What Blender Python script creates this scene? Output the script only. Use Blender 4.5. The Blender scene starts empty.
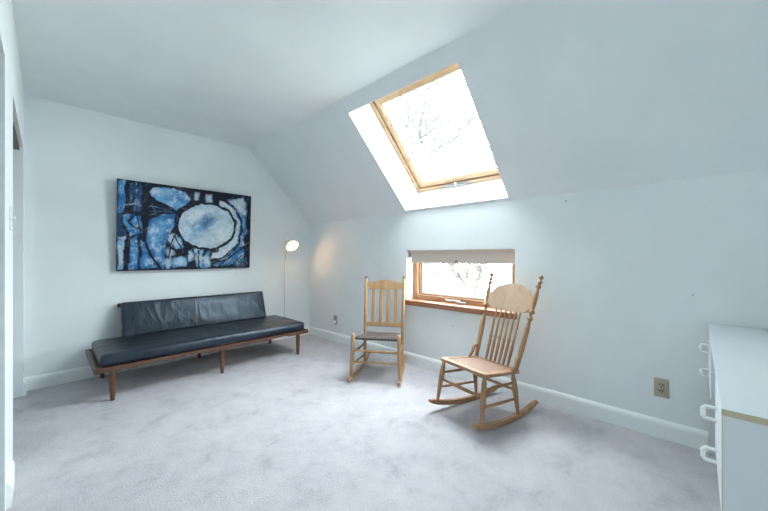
import bpy, bmesh, math, random
import numpy as np
from mathutils import Vector, Matrix, noise as mnoise

scene = bpy.context.scene
COL = scene.collection
PI = math.pi
SQ = math.sqrt(2.0)

# ------------------------------------------------------------------ camera
CAM_H = 1.12
cam_data = bpy.data.cameras.new('camera')
cam_data.sensor_width = 36.0
cam_data.lens = 326.0 / 768.0 * 36.0
cam_data.clip_start = 0.01
cam_data.clip_end = 300.0
cam = bpy.data.objects.new('camera', cam_data)
COL.objects.link(cam)
cam.location = (0, 0, CAM_H)
cam.rotation_euler = (PI / 2, 0, -math.atan2(384 - 45, 326.0))
scene.camera = cam

# ------------------------------------------------------------------ world: even overcast sky
world = bpy.data.worlds.new('overcast_sky')
scene.world = world
world.use_nodes = True
wn = world.node_tree
bg = wn.nodes['Background']
bg.inputs['Color'].default_value = (0.91, 0.965, 1.0, 1)
bg.inputs['Strength'].default_value = 24.0

# portals in the two glazed openings: they add no light, they only guide the sampling of the sky
def portal(name, loc, rot, sx, sy):
    L = bpy.data.lights.new(name, 'AREA')
    L.shape = 'RECTANGLE'; L.size = sx; L.size_y = sy
    L.cycles.is_portal = True
    o = bpy.data.objects.new(name, L); COL.objects.link(o)
    o.location = loc; o.rotation_euler = rot
    return o
portal('window_portal', (2.80, 1.63, 0.89), (0, PI / 2, 0), 0.62, 1.2)
portal('skylight_portal', ((2.97 + 0.38 + 0.1725) / SQ, 1.6525, (2.97 + 0.38 - 0.1725) / SQ), (0, PI / 4, 0), 1.1, 1.1)

vs = scene.view_settings
vs.view_transform = 'Standard'
vs.look = 'None'
vs.exposure = 0.54
vs.gamma = 1.0
vs.use_curve_mapping = False
cy = scene.cycles
cy.max_bounces = 14
cy.diffuse_bounces = 10
cy.glossy_bounces = 4
cy.transmission_bounces = 6
cy.transparent_max_bounces = 12
cy.sample_clamp_indirect = 8.0
cy.caustics_reflective = False
cy.caustics_refractive = False
cy.use_denoising = True

# ------------------------------------------------------------------ materials
MATS = {}
def new_mat(name):
    m = bpy.data.materials.new(name); m.use_nodes = True
    nt = m.node_tree
    b = nt.nodes['Principled BSDF']
    MATS[name] = m
    return m, nt, b

def N(nt, t, **kw):
    n = nt.nodes.new(t)
    for k, v in kw.items():
        setattr(n, k, v)
    return n

def ramp(nt, fac, stops):
    r = N(nt, 'ShaderNodeValToRGB')
    el = r.color_ramp.elements
    el[0].position, el[0].color = stops[0][0], (*stops[0][1], 1)
    el[1].position, el[1].color = stops[-1][0], (*stops[-1][1], 1)
    for p, c in stops[1:-1]:
        e = el.new(p); e.color = (*c, 1)
    nt.links.new(fac, r.inputs['Fac'])
    return r.outputs['Color']

def coords(nt, scale=(1, 1, 1), kind='Object'):
    tc = N(nt, 'ShaderNodeTexCoord')
    mp = N(nt, 'ShaderNodeMapping')
    mp.inputs['Scale'].default_value = scale
    nt.links.new(tc.outputs[kind], mp.inputs['Vector'])
    return mp.outputs['Vector']

def noise(nt, vec, scale, detail=4, rough=0.55, dist=0.0):
    n = N(nt, 'ShaderNodeTexNoise')
    n.inputs['Scale'].default_value = scale
    n.inputs['Detail'].default_value = detail
    n.inputs['Roughness'].default_value = rough
    n.inputs['Distortion'].default_value = dist
    nt.links.new(vec, n.inputs['Vector'])
    return n.outputs['Fac']

def bump(nt, b, height, strength, dist=0.01):
    bp = N(nt, 'ShaderNodeBump')
    bp.inputs['Strength'].default_value = strength
    bp.inputs['Distance'].default_value = dist
    nt.links.new(height, bp.inputs['Height'])
    nt.links.new(bp.outputs['Normal'], b.inputs['Normal'])

def paint_mat(name, col, rough=0.6, var=0.03, bscale=140, bstr=0.12):
    m, nt, b = new_mat(name)
    v = coords(nt)
    lo = tuple(c * (1 - var) for c in col); hi = tuple(min(1, c * (1 + var)) for c in col)
    nt.links.new(ramp(nt, noise(nt, v, 2.2, 3), [(0.3, lo), (0.7, hi)]), b.inputs['Base Color'])
    b.inputs['Roughness'].default_value = rough
    if bstr:
        bump(nt, b, noise(nt, v, bscale, 3), bstr, 0.002)
    return m

def wood_mat(name, dark, mid, light, axis='z', rough=0.45, scale=9.0, coat=0.0):
    m, nt, b = new_mat(name)
    s = {'x': (0.12, 1, 1), 'y': (1, 0.12, 1), 'z': (1, 1, 0.12)}[axis]
    v = coords(nt, s)
    f = noise(nt, v, scale * 3, 6, 0.6, 0.6)
    nt.links.new(ramp(nt, f, [(0.25, dark), (0.5, mid), (0.75, light)]), b.inputs['Base Color'])
    b.inputs['Roughness'].default_value = rough
    b.inputs['Coat Weight'].default_value = coat
    bump(nt, b, noise(nt, v, scale * 9, 4), 0.15, 0.002)
    return m

def plain(name, col, rough=0.5, metallic=0.0, var=0.04, scale=30):
    m, nt, b = new_mat(name)
    v = coords(nt)
    lo = tuple(c * (1 - var) for c in col); hi = tuple(min(1, c * (1 + var)) for c in col)
    nt.links.new(ramp(nt, noise(nt, v, scale, 2), [(0.3, lo), (0.7, hi)]), b.inputs['Base Color'])
    b.inputs['Roughness'].default_value = rough
    b.inputs['Metallic'].default_value = metallic
    return m

paint_mat('wall_paint', (0.83, 0.875, 0.885))
paint_mat('ceiling_paint', (0.82, 0.86, 0.875))
paint_mat('slope_paint', (0.82, 0.86, 0.875))
paint_mat('trim_paint', (0.88, 0.92, 0.92), 0.35, 0.015, 60, 0.03)
paint_mat('reveal_paint', (0.86, 0.89, 0.90), 0.5, 0.01, 100, 0.05)
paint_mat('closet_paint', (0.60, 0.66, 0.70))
wood_mat('pine_x', (0.30, 0.185, 0.095), (0.385, 0.25, 0.14), (0.45, 0.31, 0.19), 'x', 0.4, 7)
wood_mat('pine_y', (0.30, 0.185, 0.095), (0.385, 0.25, 0.14), (0.45, 0.31, 0.19), 'y', 0.4, 7)
wood_mat('fir_y', (0.25, 0.10, 0.048), (0.33, 0.145, 0.075), (0.40, 0.20, 0.11), 'y', 0.35, 7)
wood_mat('fir_z', (0.38, 0.21, 0.115), (0.48, 0.29, 0.17), (0.55, 0.36, 0.23), 'z', 0.35, 7)
wood_mat('fir_rail', (0.38, 0.21, 0.115), (0.48, 0.29, 0.17), (0.55, 0.36, 0.23), 'y', 0.35, 7)
wood_mat('oak_light', (0.33, 0.185, 0.088), (0.43, 0.255, 0.128), (0.50, 0.315, 0.172), 'z', 0.45, 8)
wood_mat('oak_rocker', (0.265, 0.14, 0.066), (0.375, 0.205, 0.10), (0.46, 0.27, 0.142), 'z', 0.42, 8)
wood_mat('oak_crest', (0.42, 0.29, 0.19), (0.50, 0.36, 0.25), (0.56, 0.42, 0.31), 'z', 0.5, 5)
wood_mat('walnut_x', (0.055, 0.024, 0.015), (0.105, 0.048, 0.03), (0.16, 0.08, 0.052), 'x', 0.4, 8)
wood_mat('walnut_z', (0.075, 0.03, 0.017), (0.13, 0.054, 0.03), (0.185, 0.085, 0.05), 'z', 0.38, 8)
wood_mat('brown_track', (0.07, 0.045, 0.035), (0.12, 0.08, 0.06), (0.17, 0.12, 0.09), 'y', 0.5, 6)
plain('white_enamel', (0.80, 0.83, 0.83), 0.3)
plain('white_laminate', (0.74, 0.79, 0.81), 0.35, 0, 0.015, 4)
plain('side_laminate', (0.70, 0.72, 0.75), 0.45, 0, 0.015, 4)
plain('tan_edge', (0.50, 0.44, 0.30), 0.6)
plain('beige_plate', (0.46, 0.42, 0.31), 0.4)
plain('dark_slot', (0.03, 0.025, 0.02), 0.6)
plain('dark_cap', (0.07, 0.055, 0.05), 0.5)
plain('metal_grey', (0.40, 0.40, 0.39), 0.3, 0.7)
plain('metal_white', (0.22, 0.22, 0.22), 0.35, 0.3)
plain('cord_plastic', (0.56, 0.60, 0.58), 0.5)
plain('bead_white', (0.82, 0.85, 0.86), 0.4)
plain('bead_grey', (0.36, 0.38, 0.40), 0.4)
plain('canvas_edge', (0.022, 0.024, 0.032), 0.7)
plain('nail_dark', (0.06, 0.05, 0.05), 0.5)

# carpet: cut pile with worn, brushed patches
m, nt, b = new_mat('carpet')
v = coords(nt)
big = noise(nt, v, 5.0, 8, 0.72, 0.25)
fine = noise(nt, v, 120, 3, 0.7)
c1 = ramp(nt, big, [(0.32, (0.425, 0.42, 0.455)), (0.46, (0.555, 0.542, 0.58)), (0.62, (0.615, 0.602, 0.632))])
c2 = ramp(nt, fine, [(0.3, (0.80, 0.80, 0.80)), (0.7, (1.0, 1.0, 1.0))])
mx = N(nt, 'ShaderNodeMix', data_type='RGBA', blend_type='MULTIPLY')
mx.inputs['Factor'].default_value = 0.8
nt.links.new(c1, mx.inputs['A']); nt.links.new(c2, mx.inputs['B'])
nt.links.new(mx.outputs['Result'], b.inputs['Base Color'])
b.inputs['Roughness'].default_value = 1.0
b.inputs['Sheen Weight'].default_value = 0.25
b.inputs['Specular IOR Level'].default_value = 0.1
fb = N(nt, 'ShaderNodeMath', operation='ADD')
nt.links.new(fine, fb.inputs[0]); nt.links.new(noise(nt, v, 16, 3), fb.inputs[1])
bump(nt, b, fb.outputs[0], 0.55, 0.012)

# black leather
m, nt, b = new_mat('black_leather')
v = coords(nt)
nt.links.new(ramp(nt, noise(nt, v, 6, 4), [(0.3, (0.006, 0.009, 0.016)), (0.7, (0.013, 0.018, 0.028))]), b.inputs['Base Color'])
b.inputs['Roughness'].default_value = 0.36
b.inputs['Specular IOR Level'].default_value = 0.75
b.inputs['Specular Tint'].default_value = (0.70, 0.86, 1.0, 1)
v2 = coords(nt, (1.0, 1.0, 0.45))
hb = N(nt, 'ShaderNodeMath', operation='ADD')
nt.links.new(noise(nt, v2, 9, 2.5, 0.45, 1.0), hb.inputs[0]); nt.links.new(noise(nt, v, 3.0, 2), hb.inputs[1])
hb2 = N(nt, 'ShaderNodeMath', operation='MULTIPLY'); hb2.inputs[1].default_value = 0.5
nt.links.new(hb.outputs[0], hb2.inputs[0])
bump(nt, b, hb2.outputs[0], 0.55, 0.03)

# woven cane and rush
def weave_mat(name, dark, light, sc):
    m, nt, b = new_mat(name)
    v = coords(nt)
    w1 = N(nt, 'ShaderNodeTexWave', wave_type='BANDS', bands_direction='X'); w1.inputs['Scale'].default_value = sc
    w2 = N(nt, 'ShaderNodeTexWave', wave_type='BANDS', bands_direction='Y'); w2.inputs['Scale'].default_value = sc
    for w in (w1, w2):
        w.inputs['Distortion'].default_value = 0.4
        nt.links.new(v, w.inputs['Vector'])
    mm = N(nt, 'ShaderNodeMath', operation='MULTIPLY')
    nt.links.new(w1.outputs['Fac'], mm.inputs[0]); nt.links.new(w2.outputs['Fac'], mm.inputs[1])
    nt.links.new(ramp(nt, mm.outputs[0], [(0.05, dark), (0.6, light)]), b.inputs['Base Color'])
    b.inputs['Roughness'].default_value = 0.6
    bump(nt, b, mm.outputs[0], 0.5, 0.004)
weave_mat('cane', (0.22, 0.125, 0.085), (0.42, 0.27, 0.20), 14)
weave_mat('rush', (0.045, 0.033, 0.032), (0.14, 0.10, 0.095), 11)

# thin window glass: clear with a Fresnel sheen
m, nt, b = new_mat('glass')
nt.nodes.remove(b)
out = nt.nodes['Material Output']
tr = N(nt, 'ShaderNodeBsdfTransparent'); tr.inputs['Color'].default_value = (0.96, 0.98, 0.98, 1)
gl = N(nt, 'ShaderNodeBsdfGlossy'); gl.inputs['Roughness'].default_value = 0.02
lw = N(nt, 'ShaderNodeLayerWeight'); lw.inputs['Blend'].default_value = 0.5
pw = N(nt, 'ShaderNodeMath', operation='POWER'); pw.inputs[1].default_value = 5.0
nt.links.new(lw.outputs['Facing'], pw.inputs[0])
fr = N(nt, 'ShaderNodeMath', operation='MULTIPLY_ADD'); fr.inputs[1].default_value = 0.9; fr.inputs[2].default_value = 0.03
nt.links.new(pw.outputs[0], fr.inputs[0])
ms = N(nt, 'ShaderNodeMixShader')
nt.links.new(fr.outputs[0], ms.inputs[0]); nt.links.new(tr.outputs[0], ms.inputs[1]); nt.links.new(gl.outputs[0], ms.inputs[2])
nt.links.new(ms.outputs[0], out.inputs['Surface'])

# roller blind cloth, slightly see-through
m, nt, b = new_mat('blind_cloth')
v = coords(nt, (1, 1, 1))
nt.links.new(ramp(nt, noise(nt, v, 90, 2), [(0.3, (0.77, 0.68, 0.60)), (0.7, (0.83, 0.74, 0.66))]), b.inputs['Base Color'])
b.inputs['Roughness'].default_value = 0.9
tl = N(nt, 'ShaderNodeBsdfTranslucent'); tl.inputs['Color'].default_value = (0.60, 0.52, 0.46, 1)
ms = N(nt, 'ShaderNodeMixShader'); ms.inputs[0].default_value = 0.07
out = nt.nodes['Material Output']
nt.links.new(b.outputs[0], ms.inputs[1]); nt.links.new(tl.outputs[0], ms.inputs[2]); nt.links.new(ms.outputs[0], out.inputs['Surface'])

# lamp shade (opal glass) and lit bulb
m, nt, b = new_mat('opal_shade')
b.inputs['Base Color'].default_value = (0.72, 0.72, 0.70, 1)
b.inputs['Roughness'].default_value = 0.35
tl = N(nt, 'ShaderNodeBsdfTranslucent'); tl.inputs['Color'].default_value = (0.62, 0.56, 0.50, 1)
ms = N(nt, 'ShaderNodeMixShader'); ms.inputs[0].default_value = 0.22
out = nt.nodes['Material Output']
nt.links.new(b.outputs[0], ms.inputs[1]); nt.links.new(tl.outputs[0], ms.inputs[2]); nt.links.new(ms.outputs[0], out.inputs['Surface'])
m, nt, b = new_mat('lit_bulb')
b.inputs['Base Color'].default_value = (1, 0.9, 0.75, 1)
b.inputs['Emission Color'].default_value = (1.0, 0.58, 0.27, 1)
b.inputs['Emission Strength'].default_value = 62.0

# outdoors
plain('bark', (0.036, 0.036, 0.035), 0.9, 0, 0.25, 12)
plain('pale_bark', (0.042, 0.043, 0.036), 0.9, 0, 0.25, 12)
paint_mat('dry_lawn', (0.34, 0.34, 0.27), 1.0, 0.2, 3, 0.2)
plain('leaf', (0.16, 0.20, 0.09), 0.8, 0, 0.3, 3)
plain('fence_wood', (0.30, 0.28, 0.24), 0.9, 0, 0.2, 6)

# artwork paint: colour from the painted-in attribute, broken up with brush noise
m, nt, b = new_mat('oil_paint')
at = N(nt, 'ShaderNodeAttribute'); at.attribute_name = 'Col'
v = coords(nt, (1, 1, 1))
br = ramp(nt, noise(nt, v, 26, 5, 0.7, 1.2), [(0.28, (0.55, 0.60, 0.68)), (0.5, (0.95, 0.97, 1.0)), (0.72, (1.25, 1.22, 1.2))])
mx = N(nt, 'ShaderNodeMix', data_type='RGBA', blend_type='MULTIPLY'); mx.inputs['Factor'].default_value = 0.75
nt.links.new(at.outputs['Color'], mx.inputs['A']); nt.links.new(br, mx.inputs['B'])
nt.links.new(mx.outputs['Result'], b.inputs['Base Color'])
b.inputs['Roughness'].default_value = 0.6
b.inputs['Specular IOR Level'].default_value = 0.2
bump(nt, b, noise(nt, v, 60, 4), 0.3, 0.004)

# ------------------------------------------------------------------ mesh helpers
def obj(name, bm, mat, parent=None, smooth=False, angle=None):
    me = bpy.data.meshes.new(name)
    bmesh.ops.recalc_face_normals(bm, faces=bm.faces)
    bm.to_mesh(me); bm.free()
    if smooth:
        for p in me.polygons: p.use_smooth = True
    me.materials.append(MATS[mat])
    o = bpy.data.objects.new(name, me); COL.objects.link(o)
    if parent is not None: o.parent = parent
    if smooth and angle:
        with bpy.context.temp_override(object=o, active_object=o, selected_objects=[o], selected_editable_objects=[o]):
            try: bpy.ops.object.shade_smooth_by_angle(angle=math.radians(angle))
            except Exception: pass
    return o

def thing(name, label, cat, loc=(0, 0, 0), rotz=0, group=None):
    o = bpy.data.objects.new(name, None); COL.objects.link(o)
    o.empty_display_size = 0.1
    o.location = loc; o.rotation_euler = (0, 0, rotz)
    o['label'] = label; o['category'] = cat
    if group: o['group'] = group
    return o

def tag(o, label, cat, group=None):
    o['label'] = label; o['category'] = cat
    if group: o['group'] = group
    return o

def struct(o, label=None):
    o['kind'] = 'structure'
    if label: o['label'] = label
    return o

def add_box(bm, x0, x1, y0, y1, z0, z1, M=None):
    vs_ = [bm.verts.new((x, y, z)) for x in (x0, x1) for y in (y0, y1) for z in (z0, z1)]
    for f in ((0, 1, 3, 2), (4, 6, 7, 5), (0, 4, 5, 1), (2, 3, 7, 6), (0, 2, 6, 4), (1, 5, 7, 3)):
        bm.faces.new([vs_[i] for i in f])
    if M is not None:
        bmesh.ops.transform(bm, matrix=M, verts=vs_)
    return vs_

def box(x0, x1, y0, y1, z0, z1, bev=0.0, seg=2):
    bm = bmesh.new()
    add_box(bm, x0, x1, y0, y1, z0, z1)
    if bev:
        bmesh.ops.bevel(bm, geom=list(bm.edges), offset=bev, segments=seg, profile=0.5, affect='EDGES')
    return bm

def add_tube(bm, pts, radii, seg=10, cap=True, flat=1.0):
    pts = [Vector(p) for p in pts]
    if not hasattr(radii, '__len__'): radii = [radii] * len(pts)
    rings = []
    up = None
    for i, p in enumerate(pts):
        a = pts[max(i - 1, 0)]; c = pts[min(i + 1, len(pts) - 1)]
        t = (c - a).normalized()
        if up is None:
            up = Vector((0, 0, 1)) if abs(t.z) < 0.9 else Vector((1, 0, 0))
        s = t.cross(up).normalized(); up = s.cross(t).normalized()
        rings.append([bm.verts.new(p + radii[i] * (math.cos(k * 2 * PI / seg) * s * flat + math.sin(k * 2 * PI / seg) * up)) for k in range(seg)])
    for r0, r1 in zip(rings, rings[1:]):
        for k in range(seg):
            bm.faces.new((r0[k], r0[(k + 1) % seg], r1[(k + 1) % seg], r1[k]))
    if cap:
        bm.faces.new(rings[0][::-1]); bm.faces.new(rings[-1])
    return rings

def tube(pts, radii, seg=10, flat=1.0):
    bm = bmesh.new(); add_tube(bm, pts, radii, seg, True, flat); return bm

def turned(a, b, prof, seg=12):
    """a turned spindle from a to b; prof = [(s, radius)]"""
    a = Vector(a); b = Vector(b)
    return tube([a.lerp(b, s) for s, r in prof], [r for s, r in prof], seg)

def add_prism(bm, poly, h0, h1, fn):
    """poly of 2-D points extruded between h0 and h1; fn(u, v, h) -> xyz"""
    lo = [bm.verts.new(fn(u, v, h0)) for u, v in poly]
    hi = [bm.verts.new(fn(u, v, h1)) for u, v in poly]
    n = len(poly)
    bm.faces.new(lo[::-1]); bm.faces.new(hi)
    for i in range(n):
        bm.faces.new((lo[i], lo[(i + 1) % n], hi[(i + 1) % n], hi[i]))

def prism(poly, h0, h1, fn, bev=0.0):
    bm = bmesh.new(); add_prism(bm, poly, h0, h1, fn)
    if bev:
        bmesh.ops.bevel(bm, geom=list(bm.edges), offset=bev, segments=2, profile=0.5, affect='EDGES')
    return bm

def lathe(prof, M, seg=24, close=False):
    bm = bmesh.new()
    rings = []
    for r, z in prof:
        rings.append([bm.verts.new(M @ Vector((r * math.cos(k * 2 * PI / seg), r * math.sin(k * 2 * PI / seg), z))) for k in range(seg)])
    for r0, r1 in zip(rings, rings[1:]):
        for k in range(seg):
            bm.faces.new((r0[k], r0[(k + 1) % seg], r1[(k + 1) % seg], r1[k]))
    if close:
        bm.faces.new(rings[0][::-1]); bm.faces.new(rings[-1])
    return bm

def frame_to(origin, direction):
    q = Vector(direction).to_track_quat('Z', 'Y').to_matrix().to_4x4()
    return Matrix.Translation(Vector(origin)) @ q

# ------------------------------------------------------------------ room shell
XR, XL, YB, YN = 2.63, -0.12, 4.01, -0.62
ZC, ZK = 2.45, 1.57
OY0, OY1 = 1.105, 2.20           # skylight opening
OU0, OU1 = -0.375, 0.722
WY0, WY1, WZ0, WZ1 = 1.057, 2.205, 0.655, 1.180   # window opening

struct(obj('floor', box(-1.0, 3.0, YN - 0.2, YB + 0.2, -0.15, 0.0), 'carpet'), 'pale lavender grey cut-pile carpet')

def slope_pt(u, y, n):
    return Vector(((2.97 + n + u) / SQ, y, (2.97 + n - u) / SQ))

# back wall follows the roof line
struct(obj('wall_back', box(-1.0, 3.3, YB, YB + 0.15, 0, 2.75), 'wall_paint'), 'pale blue-white end wall under the gable')
struct(obj('wall_near', box(-1.0, 3.3, YN - 0.15, YN, 0, 2.75), 'wall_paint'))
bm = bmesh.new()
X1 = XR + 0.22
add_box(bm, XR, X1, YN, WY0, 0, ZK)
add_box(bm, XR, X1, WY1, YB, 0, ZK)
add_box(bm, XR, X1, WY0, WY1, 0, WZ0)
add_box(bm, XR, X1, WY0, WY1, WZ1, ZK)
wall_right = struct(obj('wall_right', bm, 'wall_paint'), 'pale blue-white knee wall with the low window')
# left wall with two openings
JA0, JA1, JAZ = 2.66, 3.87, 1.985
JB0, JB1, JBZ = 1.15, 2.155, 1.98
bm = bmesh.new()
xl0 = XL - 0.13
add_box(bm, xl0, XL, YN, JB0, 0, 2.5)
add_box(bm, xl0, XL, JB1, JA0, 0, 2.5)
add_box(bm, xl0, XL, JA1, YB, 0, 2.5)
add_box(bm, xl0, XL, JB0, JB1, JBZ, 2.5)
add_box(bm, xl0, XL, JA0, JA1, JAZ, 2.5)
struct(obj('wall_left', bm, 'wall_paint'), 'pale blue-white wall with two closet openings')
bm = bmesh.new()
add_box(bm, -0.95, -0.85, YN, YB, 0, 2.5)
add_box(bm, -0.85, xl0, 2.37, 2.43, 0, 2.5)
struct(obj('wall_closet', bm, 'closet_paint'))
struct(obj('ceiling', box(-1.0, 1.95, YN - 0.1, YB + 0.1, ZC, ZC + 0.25), 'ceiling_paint'), 'flat painted ceiling')
# sloping ceiling with the skylight shaft
bm = bmesh.new()
def slab(u0, u1, y0, y1, n0=0.0, n1=0.46):
    P = [bm.verts.new(slope_pt(u, y, n)) for u in (u0, u1) for y in (y0, y1) for n in (n0, n1)]
    for f in ((0, 1, 3, 2), (4, 6, 7, 5), (0, 4, 5, 1), (2, 3, 7, 6), (0, 2, 6, 4), (1, 5, 7, 3)):
        bm.faces.new([P[i] for i in f])
UA, UB_ = -0.497, 0.7495
slab(UA, OU0, YN - 0.1, YB + 0.1)
slab(OU1, UB_, YN - 0.1, YB + 0.1)
slab(UB_, UB_ + 0.3, YN - 0.1, YB + 0.1, 0.02)
slab(OU0, OU1, YN - 0.1, OY0)
slab(OU0, OU1, OY1, YB + 0.1)
ceiling_slope = struct(obj('ceiling_slope', bm, 'slope_paint'), 'sloping attic ceiling with the skylight shaft')
# white lining boards of the skylight shaft
bm = bmesh.new()
t = 0.004
def lin(u0, u1, y0, y1):
    P = [bm.verts.new(slope_pt(u, y, n)) for u in (u0, u1) for y in (y0, y1) for n in (0.0005, 0.30)]
    for f in ((0, 1, 3, 2), (4, 6, 7, 5), (0, 4, 5, 1), (2, 3, 7, 6), (0, 2, 6, 4), (1, 5, 7, 3)):
        bm.faces.new([P[i] for i in f])
lin(OU1 - t, OU1, OY0, OY1); lin(OU0, OU0 + t, OY0, OY1); lin(OU0 + t, OU1 - t, OY0, OY0 + t); lin(OU0 + t, OU1 - t, OY1 - t, OY1)
struct(obj('trim_1', bm, 'reveal_paint'), 'white lining of the skylight shaft')
# closet door head track
struct(obj('trim_2', box(XL - 0.115, XL - 0.02, JA0 + 0.002, JA1 - 0.003, JAZ - 0.03, JAZ), 'brown_track'), 'brown wooden head track in the closet opening')
struct(obj('trim_3', box(XL - 0.115, XL - 0.02, JB0 + 0.002, JB1 - 0.003, JBZ - 0.03, JBZ), 'brown_track'))

# baseboards: profile (out, up)
BP = [(0, 0), (0.016, 0), (0.016, 0.085), (0.013, 0.098), (0.006, 0.108), (0, 0.112)]
struct(obj('baseboard_right', prism(BP, YN + 0.02, YB, lambda u, v, hh: (XR - u, hh, v)), 'trim_paint'), 'white painted baseboard below the window')
struct(obj('baseboard_back', prism(BP, XL, XR - 0.016, lambda u, v, hh: (hh, YB - u, v)), 'trim_paint'), 'white painted baseboard behind the daybed')
bm = bmesh.new()
add_prism(bm, BP, 2.20, 2.45, lambda u, v, hh: (XL + u, hh, v))
add_prism(bm, BP, JA1, YB - 0.016, lambda u, v, hh: (XL + u, hh, v))
struct(obj('baseboard_left', bm, 'trim_paint'), 'white painted baseboard on the closet wall')

# small nails and nail holes left in the knee wall
for (y, z, r) in ((0.69, 1.517, 0.0045), (0.019, 0.889, 0.003), (1.639, 0.464, 0.0045)):
    obj('nail', tube([(XR + 0.004, y, z), (XR - 0.003, y, z), (XR - 0.006, y, z - 0.002)], [r, r, r * 0.7], 8), 'nail_dark', wall_right)

# ------------------------------------------------------------------ window (knee wall)
win = bpy.data.objects.new('window_1', None); COL.objects.link(win); win.location = (XR, 1.631, WZ0)
struct(win, 'low wood-framed awning window in the knee wall')
def wbox(name, x0, x1, y0, y1, z0, z1, mat, par=None, bev=0.003):
    o = obj(name, box(x0 - XR, x1 - XR, y0 - 1.631, y1 - 1.631, z0 - WZ0, z1 - WZ0, bev), mat, par or win)
    return o
FX0, FX1 = XR + 0.113, XR + 0.20
fw = 0.062
# white-painted jamb linings
wbox('jamb_lining', XR + 0.001, FX0, WY1 - 0.006, WY1, WZ0, WZ1, 'reveal_paint', bev=0)
wbox('jamb_lining', XR + 0.001, FX0, WY0, WY0 + 0.006, WZ0, WZ1, 'reveal_paint', bev=0)
wbox('jamb_lining', XR + 0.001, FX0, WY0 + 0.006, WY1 - 0.006, WZ1 - 0.006, WZ1, 'reveal_paint', bev=0)
wbox('frame_stile', FX0, FX1, WY1 - fw, WY1, WZ0, WZ1, 'fir_z')
wbox('frame_stile', FX0, FX1, WY0, WY0 + fw, WZ0, WZ1, 'fir_z')
wbox('frame_rail', FX0, FX1, WY0 + fw, WY1 - fw, WZ0, WZ0 + 0.052, 'fir_rail')
wbox('frame_rail', FX0, FX1, WY0 + fw, WY1 - fw, WZ1 - 0.06, WZ1, 'fir_rail')
sw = 0.03
sash = wbox('sash', FX0 + 0.022, FX1 - 0.01, WY1 - fw - 0.016, WY1 - fw, WZ0 + 0.052, WZ1 - 0.06, 'fir_z', bev=0.002)
wbox('sash', FX0 + 0.022, FX1 - 0.01, WY0 + fw, WY0 + fw + 0.016, WZ0 + 0.052, WZ1 - 0.06, 'fir_z', bev=0.002)
wbox('sash', FX0 + 0.022, FX1 - 0.01, WY0 + fw + 0.016, WY1 - fw - 0.016, WZ0 + 0.052, WZ0 + 0.066, 'fir_rail', bev=0.002)
wbox('sash', FX0 + 0.022, FX1 - 0.01, WY0 + fw + 0.016, WY1 - fw - 0.016, WZ1 - 0.075, WZ1 - 0.06, 'fir_rail', bev=0.002)
y0, y1, z0, z1 = WY0 + fw + 0.016, WY1 - fw - 0.016, WZ0 + 0.066, WZ1 - 0.075
wbox('glazing_bead', FX0 + 0.04, FX0 + 0.055, y1 - 0.018, y1, z0, z1, 'bead_grey', bev=0.001)
wbox('glazing_bead', FX0 + 0.04, FX0 + 0.055, y0, y0 + 0.018, z0, z1, 'bead_grey', bev=0.001)
wbox('glazing_bead', FX0 + 0.04, FX0 + 0.055, y0 + 0.018, y1 - 0.018, z0, z0 + 0.008, 'bead_grey', bev=0.001)
wbox('pane', FX0 + 0.056, FX0 + 0.060, y0, y1, z0, z1, 'glass', bev=0)
# sill board with nosing
sill = wbox('sill', XR - 0.030, FX0, WY0 - 0.015, WY1 + 0.018, WZ0 - 0.048, WZ0 + 0.004, 'fir_y', bev=0.008)
# awning crank
cr = wbox('crank', FX0 - 0.03, FX0 + 0.002, 1.56, 1.67, WZ0 + 0.006, WZ0 + 0.024, 'metal_grey', bev=0.006)
obj('crank_arm', tube([(FX0 - XR - 0.02, -0.01, 0.03), (FX0 - XR - 0.045, 0.02, 0.034), (FX0 - XR - 0.05, 0.10, 0.03), (FX0 - XR - 0.05, 0.13, 0.037)], [0.007, 0.007, 0.006, 0.009], 8), 'metal_grey', cr)

# ------------------------------------------------------------------ roller blind in the window head
rb = thing('roller_blind', 'rolled-up beige roller blind hanging inside the window head', 'blind', (XR + 0.06, 1.631, 1.05))
def rbx(name, x0, x1, y0, y1, z0, z1, mat, par=None, bev=0.001):
    return obj(name, box(x0 - XR - 0.06, x1 - XR - 0.06, y0 - 1.631, y1 - 1.631, z0 - 1.05, z1 - 1.05, bev), mat, par or rb)
obj('roller', tube([(0.012, WY0 + 0.022 - 1.631, 0.092), (0.012, WY1 - 0.024 - 1.631, 0.092)], 0.022, 16), 'blind_cloth', rb, True, 40)
cl = rbx('cloth', XR + 0.050, XR + 0.053, WY0 + 0.028, WY1 - 0.03, 1.058, 1.146, 'blind_cloth', bev=0)
rbx('hem_bar', XR + 0.046, XR + 0.057, WY0 + 0.028, WY1 - 0.03, 1.047, 1.062, 'blind_cloth', bev=0.003)
rbx('valance', XR + 0.036, XR + 0.044, WY0 + 0.012, WY1 - 0.012, 1.150, 1.173, 'blind_cloth', bev=0.002)
for yy in (WY0 + 0.008, WY1 - 0.022):
    rbx('bracket', XR + 0.04, XR + 0.095, yy, yy + 0.014, 1.10, 1.172, 'metal_white')
ringpts = [(-0.018 + 0.0, 0.018 * math.cos(k * PI / 8), 0.004 + 0.016 * math.sin(k * PI / 8)) for k in range(17)]
obj('pull_ring', tube([(p[0], p[1] + 0.0, p[2]) for p in ringpts], 0.0035, 6), 'dark_cap', rb, True)
obj('pull_tab', box(-0.019, -0.012, -0.028, -0.012, -0.006, 0.014, 0.002), 'bead_white', rb)

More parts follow.
